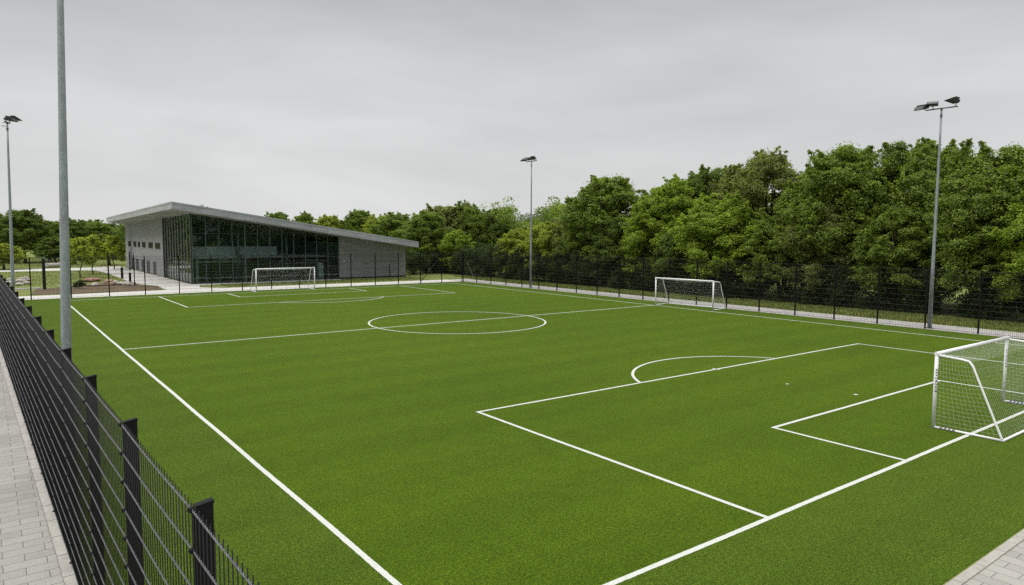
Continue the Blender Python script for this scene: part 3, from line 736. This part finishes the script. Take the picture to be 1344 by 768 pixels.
def tree(x, y, h, r, shape, leaf, label, group, cat='tree', name='tree', z=0):
    root = thing(name, label, cat, (x, y, z), rnd.uniform(0, 2*pi), group)
    root.scale = (r/3.6*1.12, r/3.6*1.12, h/10)
    link('trunk', TR[shape], root)
    c = link('crown', SH[shape][2], root)
    sl_ = c.material_slots[0]; sl_.link = 'OBJECT'; sl_.material = M['leaf_'+leaf]
    return root
G1 = 'broadleaf trees along the side path'
P_ = 'tree '
right = [
 (62.0,19.4,12.9,4.4,0,'mid',   'tall mid green tree at the right edge of the picture'),
 (59.6,20.9,11.0,3.6,1,'mid',   'shorter green tree just right of the right-hand floodlight, below taller crowns'),
 (63.0,24.7,13.5,3.9,2,'mid',   'tall green tree standing directly behind the right-hand floodlight head'),
 (65.0,28.6,14.3,4.0,4,'dark',  'tall dark green tree rising behind the others left of the right-hand floodlight'),
 (61.0,32.0,13.9,4.7,0,'mid',   'broad tall green tree with a wide rounded crown, left of the right-hand floodlight'),
 (59.2,32.9,8.9,3.4,3,'olive',  'low olive green tree in front of the broad tall tree'),
 (63.0,41.2,14.3,4.6,3,'olive', 'tall grey-green tree with fine leaves behind the bright yellow-green tree'),
 (59.0,43.1,9.9,4.2,2,'bright', 'bright yellow-green rounded tree just right of the side goal'),
 (66.0,50.4,14.3,4.0,4,'dark',  'dark tree peeking over between the side goal trees'),
 (62.0,51.9,12.8,4.4,1,'bright','tall bright green tree rising behind the side goal'),
 (59.5,52.8,10.6,3.6,5,'bright','bright green tree low in front, left of the side goal'),
 (61.0,61.7,13.7,5.3,0,'mid',   'big rounded green tree right of the middle floodlight'),
 (60.0,66.0,9.9,3.4,5,'olive',  'olive tree on the left shoulder of the big rounded tree'),
 (58.5,70.3,7.8,3.0,2,'yellow', 'small yellow-green tree just right of the middle floodlight pole'),
 (58.5,76.6,6.9,3.1,1,'yellow', 'small pale yellow-green tree left of the middle floodlight pole'),
 (59.0,26.4,8.6,3.3,5,'mid',    'low mid green tree just left of the foot of the right-hand floodlight'),
 (59.2,36.8,8.0,3.2,0,'mid',    'low green tree between the bright yellow-green tree and the olive tree'),
 (58.6,57.4,8.4,3.2,4,'dark',   'low dark green tree under the big rounded tree, on its right'),
 (58.8,16.2,9.0,3.4,2,'bright', 'lower bright green tree at the right edge in front of the taller tree'),
 (58.4,64.2,6.2,2.8,3,'dark',   'low dark bushy tree under the big rounded tree, on its left'),
 (58.6,47.8,6.6,2.9,4,'dark',   'low dark tree in the gap directly behind the side goal'),
 (66.5,36.5,12.8,4.2,2,'dark',  'dark tree in the gap between the broad tall tree and the grey-green tree'),
 (67.0,20.6,11.6,4.2,1,'dark',  'dark tree filling the skyline right of the right-hand floodlight head'),
 (66.0,45.8,13.6,4.0,5,'olive', 'slim olive tree on the skyline behind the bright yellow-green tree'),
 (66.0,57.0,11.9,4.2,2,'dark',  'dark tree on the skyline right of the big rounded tree'),
]
for t in right: tree(t[0], t[1], t[2]*(.985 if t[1] < 46 else .945), *t[3:], G1)
G2 = 'trees beyond the far corner of the fences'
mid = [
 (55.6,96.0,9.9,3.9,4,'mid',  'rounded green tree rising over the low right end of the building roof'),
 (60.7,100.0,11.2,4.3,0,'olive','tall olive green tree between the building and the middle floodlight'),
 (64.5,98.0,11.6,3.9,1,'mid', 'tallest green tree of the clump between building and middle floodlight'),
 (70.2,100.0,10.5,4.2,2,'dark','dark green tree on the right of the clump beyond the fence corner'),
 (69.1,95.0,8.2,3.2,5,'dark', 'lower dark tree at the right end of the clump, below the wooded hill'),
 (57.6,90.0,6.9,2.8,3,'bright','low light green tree in front of the clump, at the fence corner'),
 (58.8,112.0,9.9,4.4,2,'mid', 'green tree seen over the right half of the roof slope'),
 (64.4,130.0,10.2,4.0,3,'yellow','yellow-green tree behind the right part of the roof'),
 (69.0,150.0,11.9,4.6,0,'mid','tall rounded tree above the middle right of the roof slope'),
 (61.6,150.0,10.4,4.2,5,'yellow','yellow-green tree seen above the middle of the roof slope'),
 (60.1,160.0,11.2,3.8,1,'mid','rounded green crown poking above the middle of the roof'),
 (53.4,160.0,11.2,3.8,4,'mid','small green crown poking above the roof, leftmost of those over the roof slope'),
]
for t in mid: tree(t[0], t[1], t[2]*.95, *t[3:], G2)
G3 = 'trees beyond the lawn left of the building'
left = [
 (6.2,165.0,10.7,4.6,0,'dark','large rounded dark green tree behind the left floodlight pole'),
 (.4,172.0,10.2,4.4,2,'dark', 'dark green tree at the left edge of the lawn woodland'),
 (10.6,172.0,8.6,4.2,4,'mid', 'green tree between the two left floodlight poles'),
 (15.0,178.0,9.2,4.4,1,'dark','dark green tree just right of the near floodlight pole, at the back of the lawn'),
 (19.8,184.0,9.0,4.4,2,'mid', 'green tree at the back of the lawn behind the two young trees'),
 (25.5,200.0,8.6,5.0,5,'blue','bluish dark tree just left of the building roof tip'),
 (31.0,196.0,8.4,5.0,0,'blue','bluish dark tree partly hidden by the building left wall'),
 (2.3,138.0,4.3,3.0,3,'yellow','small yellow-green tree on the lawn by the left floodlight pole'),
 (10.3,152.0,5.4,3.2,4,'dark','low dark tree on the lawn behind the thick dark post'),
 (18.4,148.0,5.2,2.8,1,'mid', 'low green tree beyond the curving path left of the building'),
]
for t in left: tree(t[0], t[1], t[2]*.95, *t[3:], G3)
G4 = 'young trees on the lawn'
for i, (x, y, h, r, s_, lb) in enumerate(((10.1,109.0,5.3,2.0,3,'young yellow-green tree on a thin trunk, nearest the near floodlight pole'),
                        (12.4,117.0,5.7,2.0,1,'young yellow-green tree on a thin trunk, right of its neighbour on the lawn'),
                        (16.9,131.0,5.6,2.1,5,'young yellow-green tree beside the left wall of the building'))):
    o = thing('young_tree', lb, 'tree', (x, y, 0), rnd.uniform(0,6), G4)
    C, RC = crown_clumps(700+i, r, 1.75, h, 24, 1.1)
    me = leaves_mesh('crown', C, RC, 210, .26, 720+i); me.materials.append(M['leaf_yellow']); link('crown', me, o)
    link('trunk', trunk_mesh(C, 730+i, .075), o)
# masses nobody could count
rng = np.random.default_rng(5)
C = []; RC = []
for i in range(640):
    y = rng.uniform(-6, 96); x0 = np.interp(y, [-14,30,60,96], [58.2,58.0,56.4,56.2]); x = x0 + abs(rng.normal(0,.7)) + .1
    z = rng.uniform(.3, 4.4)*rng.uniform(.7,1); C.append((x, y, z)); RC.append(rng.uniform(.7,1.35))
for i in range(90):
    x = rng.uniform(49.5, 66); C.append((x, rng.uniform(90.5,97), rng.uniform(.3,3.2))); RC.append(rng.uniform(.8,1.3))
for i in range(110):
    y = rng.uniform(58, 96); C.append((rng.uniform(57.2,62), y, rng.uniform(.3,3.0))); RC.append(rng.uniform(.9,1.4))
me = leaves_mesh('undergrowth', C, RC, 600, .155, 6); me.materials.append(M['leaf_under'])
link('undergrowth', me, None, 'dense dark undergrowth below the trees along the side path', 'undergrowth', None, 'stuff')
C = []; RC = []
for i in range(260):
    y = rng.uniform(-45, 112); x = rng.uniform(67, 73); C.append((x, y, rng.uniform(1.0, 10.6))); RC.append(rng.uniform(1.6,2.6))
for i in range(50):
    y = rng.uniform(-45, 12); x = rng.uniform(60, 66); C.append((x, y, rng.uniform(1.0, 9.5))); RC.append(rng.uniform(1.6,2.6))
for i in range(260):
    C.append((rng.uniform(14, 82), rng.uniform(-66,-46), rng.uniform(.5, 15))); RC.append(rng.uniform(1.9,3.0))
me = leaves_mesh('woodland', C, RC, 420, .34, 8); me.materials.append(M['leaf_mid'])
link('woodland', me, None, 'dark woodland behind the front row of trees along the side path', 'woodland', None, 'stuff')
C = []; RC = []
for i in range(260):
    x = rng.uniform(-40, 36); C.append((x, rng.uniform(180,206), rng.uniform(.6, 6.9))); RC.append(rng.uniform(1.6,2.6))
for i in range(80):
    x = rng.uniform(36, 100); C.append((x, rng.uniform(165,180), rng.uniform(.8, 7.5))); RC.append(rng.uniform(1.6,2.6))
me = leaves_mesh('woodland', C, RC, 380, .34, 9); me.materials.append(M['leaf_dark'])
link('woodland', me, None, 'dark woodland closing off the lawn behind the building', 'woodland', None, 'stuff')
# wooded hill far off
HX, HY = 235., 268.
b = MB(); n = 28
vs_ = []; fs_ = []
for i in range(n+1):
    for j in range(n+1):
        u, v = i/n*2-1, j/n*2-1; rr = min(1, math.hypot(u, v)); vs_.append((HX+u*75, HY+v*75, -.5 + 17*(cos(pi*rr)+1)/2))
for i in range(n):
    for j in range(n): fs_.append((i*(n+1)+j, (i+1)*(n+1)+j, (i+1)*(n+1)+j+1, i*(n+1)+j+1))
b.add(vs_, fs_); b.build('hill', M['hill'], kind='structure', smooth=True)
C = []; RC = []
for i in range(420):
    a = rng.uniform(0, 2*pi); q = 70*math.sqrt(rng.random()); rr = q/75
    C.append((HX+q*cos(a), HY+q*sin(a), -.5+17*(cos(pi*rr)+1)/2+rng.uniform(.8,2.4))); RC.append(rng.uniform(2.2,3.6))
me = leaves_mesh('hill_woodland', C, RC, 90, .8, 10); me.materials.append(M['leaf_blue'])
link('hill_woodland', me, None, 'distant wooded hill top seen behind the middle floodlight pole', 'woodland', None, 'stuff')

# ------------------------------------------------------------------ grass tufts along verge and lawn edges
def tufts(name, spots, n, h, label, mat, seed):
    rg = np.random.default_rng(seed); V = []; N = 0
    for (x0, x1, y0, y1, k) in spots:
        p = np.stack([rg.uniform(x0,x1,k), rg.uniform(y0,y1,k), np.zeros(k)], 1); a = rg.uniform(0,pi,k)
        w = np.stack([np.cos(a), np.sin(a), np.zeros(k)], 1)*rg.uniform(.015,.04,k)[:,None]
        t = p + np.stack([rg.normal(0,.06,k), rg.normal(0,.06,k), h*rg.uniform(.4,1.3,k)], 1)
        V.append(np.stack([p-w, p+w, t], 1).reshape(-1,3)); N += k
    V = np.concatenate(V); me = bpy.data.meshes.new(name)
    me.from_pydata(V.tolist(), [], [(3*i,3*i+1,3*i+2) for i in range(N)]); me.materials.append(mat)
    return link(name, me, None, label, 'grass', None, 'stuff')
tufts('grass_tufts', [(52.2,53.4,-4,78,9000),(53.0,57.6,-4,40,14000),(53.0,56,40,84,8000),(21.5,47,80.6,85.3,5000)], 0, .16, 'rough grass on the verge beside the side path and in front of the building', M['verge'], 12)
tufts('lawn_tufts', [(-2,14,93,129,9000),(-2,20,139,165,7000)], 0, .1, 'unmown grass of the lawn left of the building', M['lawn'], 13)

# ------------------------------------------------------------------ rocks, posts, bollards
def rock(name, x, y, s, mat, label, group, seed, flat=.6):
    import bmesh
    rg = random.Random(seed); bm = bmesh.new(); bmesh.ops.create_icosphere(bm, subdivisions=2, radius=1)
    k = [Vector((rg.uniform(-1,1),rg.uniform(-1,1),rg.uniform(-1,1))).normalized() for _ in range(9)]
    for v in bm.verts:
        p = v.co.copy()
        for q in k:
            d = p.dot(q)
            if d > .72: p -= q*(d-.72)*.9
        v.co = Vector((p.x*s[0], p.y*s[1], p.z*s[2]))
    me = bpy.data.meshes.new(name); bm.to_mesh(me); bm.free(); me.materials.append(mat)
    return link(name, me, None, label, 'rock', group, None, (x, y, s[2]*flat), rg.uniform(0,3))
GR = 'boulders edging the planting bed'
rock('flat_rock', 10.3,99.6,(1.5,.9,.3),M['rock_red'],'reddish flat slab of rock lying behind the boulder row, left one',GR,1)
rock('flat_rock', 12.2,98.8,(1.35,.6,.16),M['rock_red'],'thin salmon coloured flat slab of rock lying right of the other reddish slab',GR,2)
lbp = 'pale boulder in the row along the back of the brown planting bed'; lbb = 'brown boulder in the row along the back of the brown planting bed'
for i in range(24):
    x = 6.6 + i*.30 + rnd.uniform(-.15,.15); y = 90.4 + (x-6.6)*.1 + rnd.uniform(-.5,1.2); s_ = rnd.uniform(.20,.42); pale = rnd.random() < .4
    rock('boulder', x, y, (s_*rnd.uniform(1,1.5), s_, s_*rnd.uniform(.6,.9)), M['rock' if pale else 'rock_brown'], lbp if pale else lbb, 'pale boulders in the row' if pale else 'brown boulders in the row', 20+i)
for i, (x, y) in enumerate(((12.9,89.6),(13.35,89.2),(12.6,90.1))):
    rock('boulder', x, y, (.34,.26,.22), M['rock'], 'small pale block at the right end of the boulder row beside the plaza', 'small pale blocks by the plaza', 60+i)
for i in range(9):
    rock('boulder', 2.6+rnd.uniform(-.5,1.4), 96+i*1.6, (rnd.uniform(.4,.7),.4,.25), M['rock'], 'pale flat boulder in the cluster beside the left floodlight pole', 'pale boulders beside the left floodlight pole', 70+i)
for i in range(6):
    rock('boulder', 8.2+i*.45, 143+rnd.uniform(-1,1), (.7,.5,.55), M['rock'], 'pale boulder in the heap at the back of the lawn beside the near floodlight pole', 'pale boulders at the back of the lawn', 85+i)
b = MB(); b.box(-3,4.5,88.9,89.4,-.05,.14); b.build('stone_kerb', M['concrete'], kind='structure')
C = [(0,0,.35),(.35,.1,.5),(-.3,.15,.4),(.1,-.2,.7)]; me = leaves_mesh('foliage', C, [.45,.4,.4,.35], 160, .16, 91); me.materials.append(M['leaf_under'])
sb = thing('small_shrub', 'small dark shrub among the boulders in front of the first young tree', 'shrub', (7.9,87.5,0)); link('foliage', me, sb)
b = MB(); b.tube([(0,0,-.05),(.02,0,.4)], .03, 5); b.tube([(0,0,.1),(-.2,.1,.45)], .02, 5); b.build('stem', M['bark'], sb)
def slim_post(x, y, h, w, label, name='metal_post', cat='post', group=None, rail=False):
    b = MB(); b.bevbox(-w,w,-w,w,-.1,h,w*.4); o = b.build(name, M['black'], None, label=label, cat=cat, group=group, loc=(x,y,0))
    c = MB(); c.bevbox(-w*1.25,w*1.25,-w*1.25,w*1.25,h+.001,h+.03,.01); c.build('cap', M['black'], o); c = MB(); c.box(-w*1.9,w*1.9,-w*1.9,w*1.9,-.02,.02); c.build('base_plate', M['galv_dark'], o)
    return o
slim_post(14.25,103.7,1.45,.14,'short dark bollard on the plaza edge, the one farther from the pitch','bollard','bollard','bollards at the plaza edge')
slim_post(13.65,93.4,1.25,.13,'short dark bollard beside the planting bed, the one nearer the pitch','bollard','bollard','bollards at the plaza edge')
GP = 'slim dark posts round the plaza'
slim_post(13.45,89.0,3.5,.05,'slim tall dark post at the plaza edge, right of both bollards',group=GP)
slim_post(12.1,99.2,3.7,.05,'slim tall dark post on the lawn edge, left of both bollards',group=GP)
slim_post(18.0,123.0,3.0,.07,'slim dark post standing close to the grey stone wall',group=GP)
slim_post(4.85,88.0,3.3,.14,'thick dark post beyond the far fence between the two left floodlight poles',group=GP)
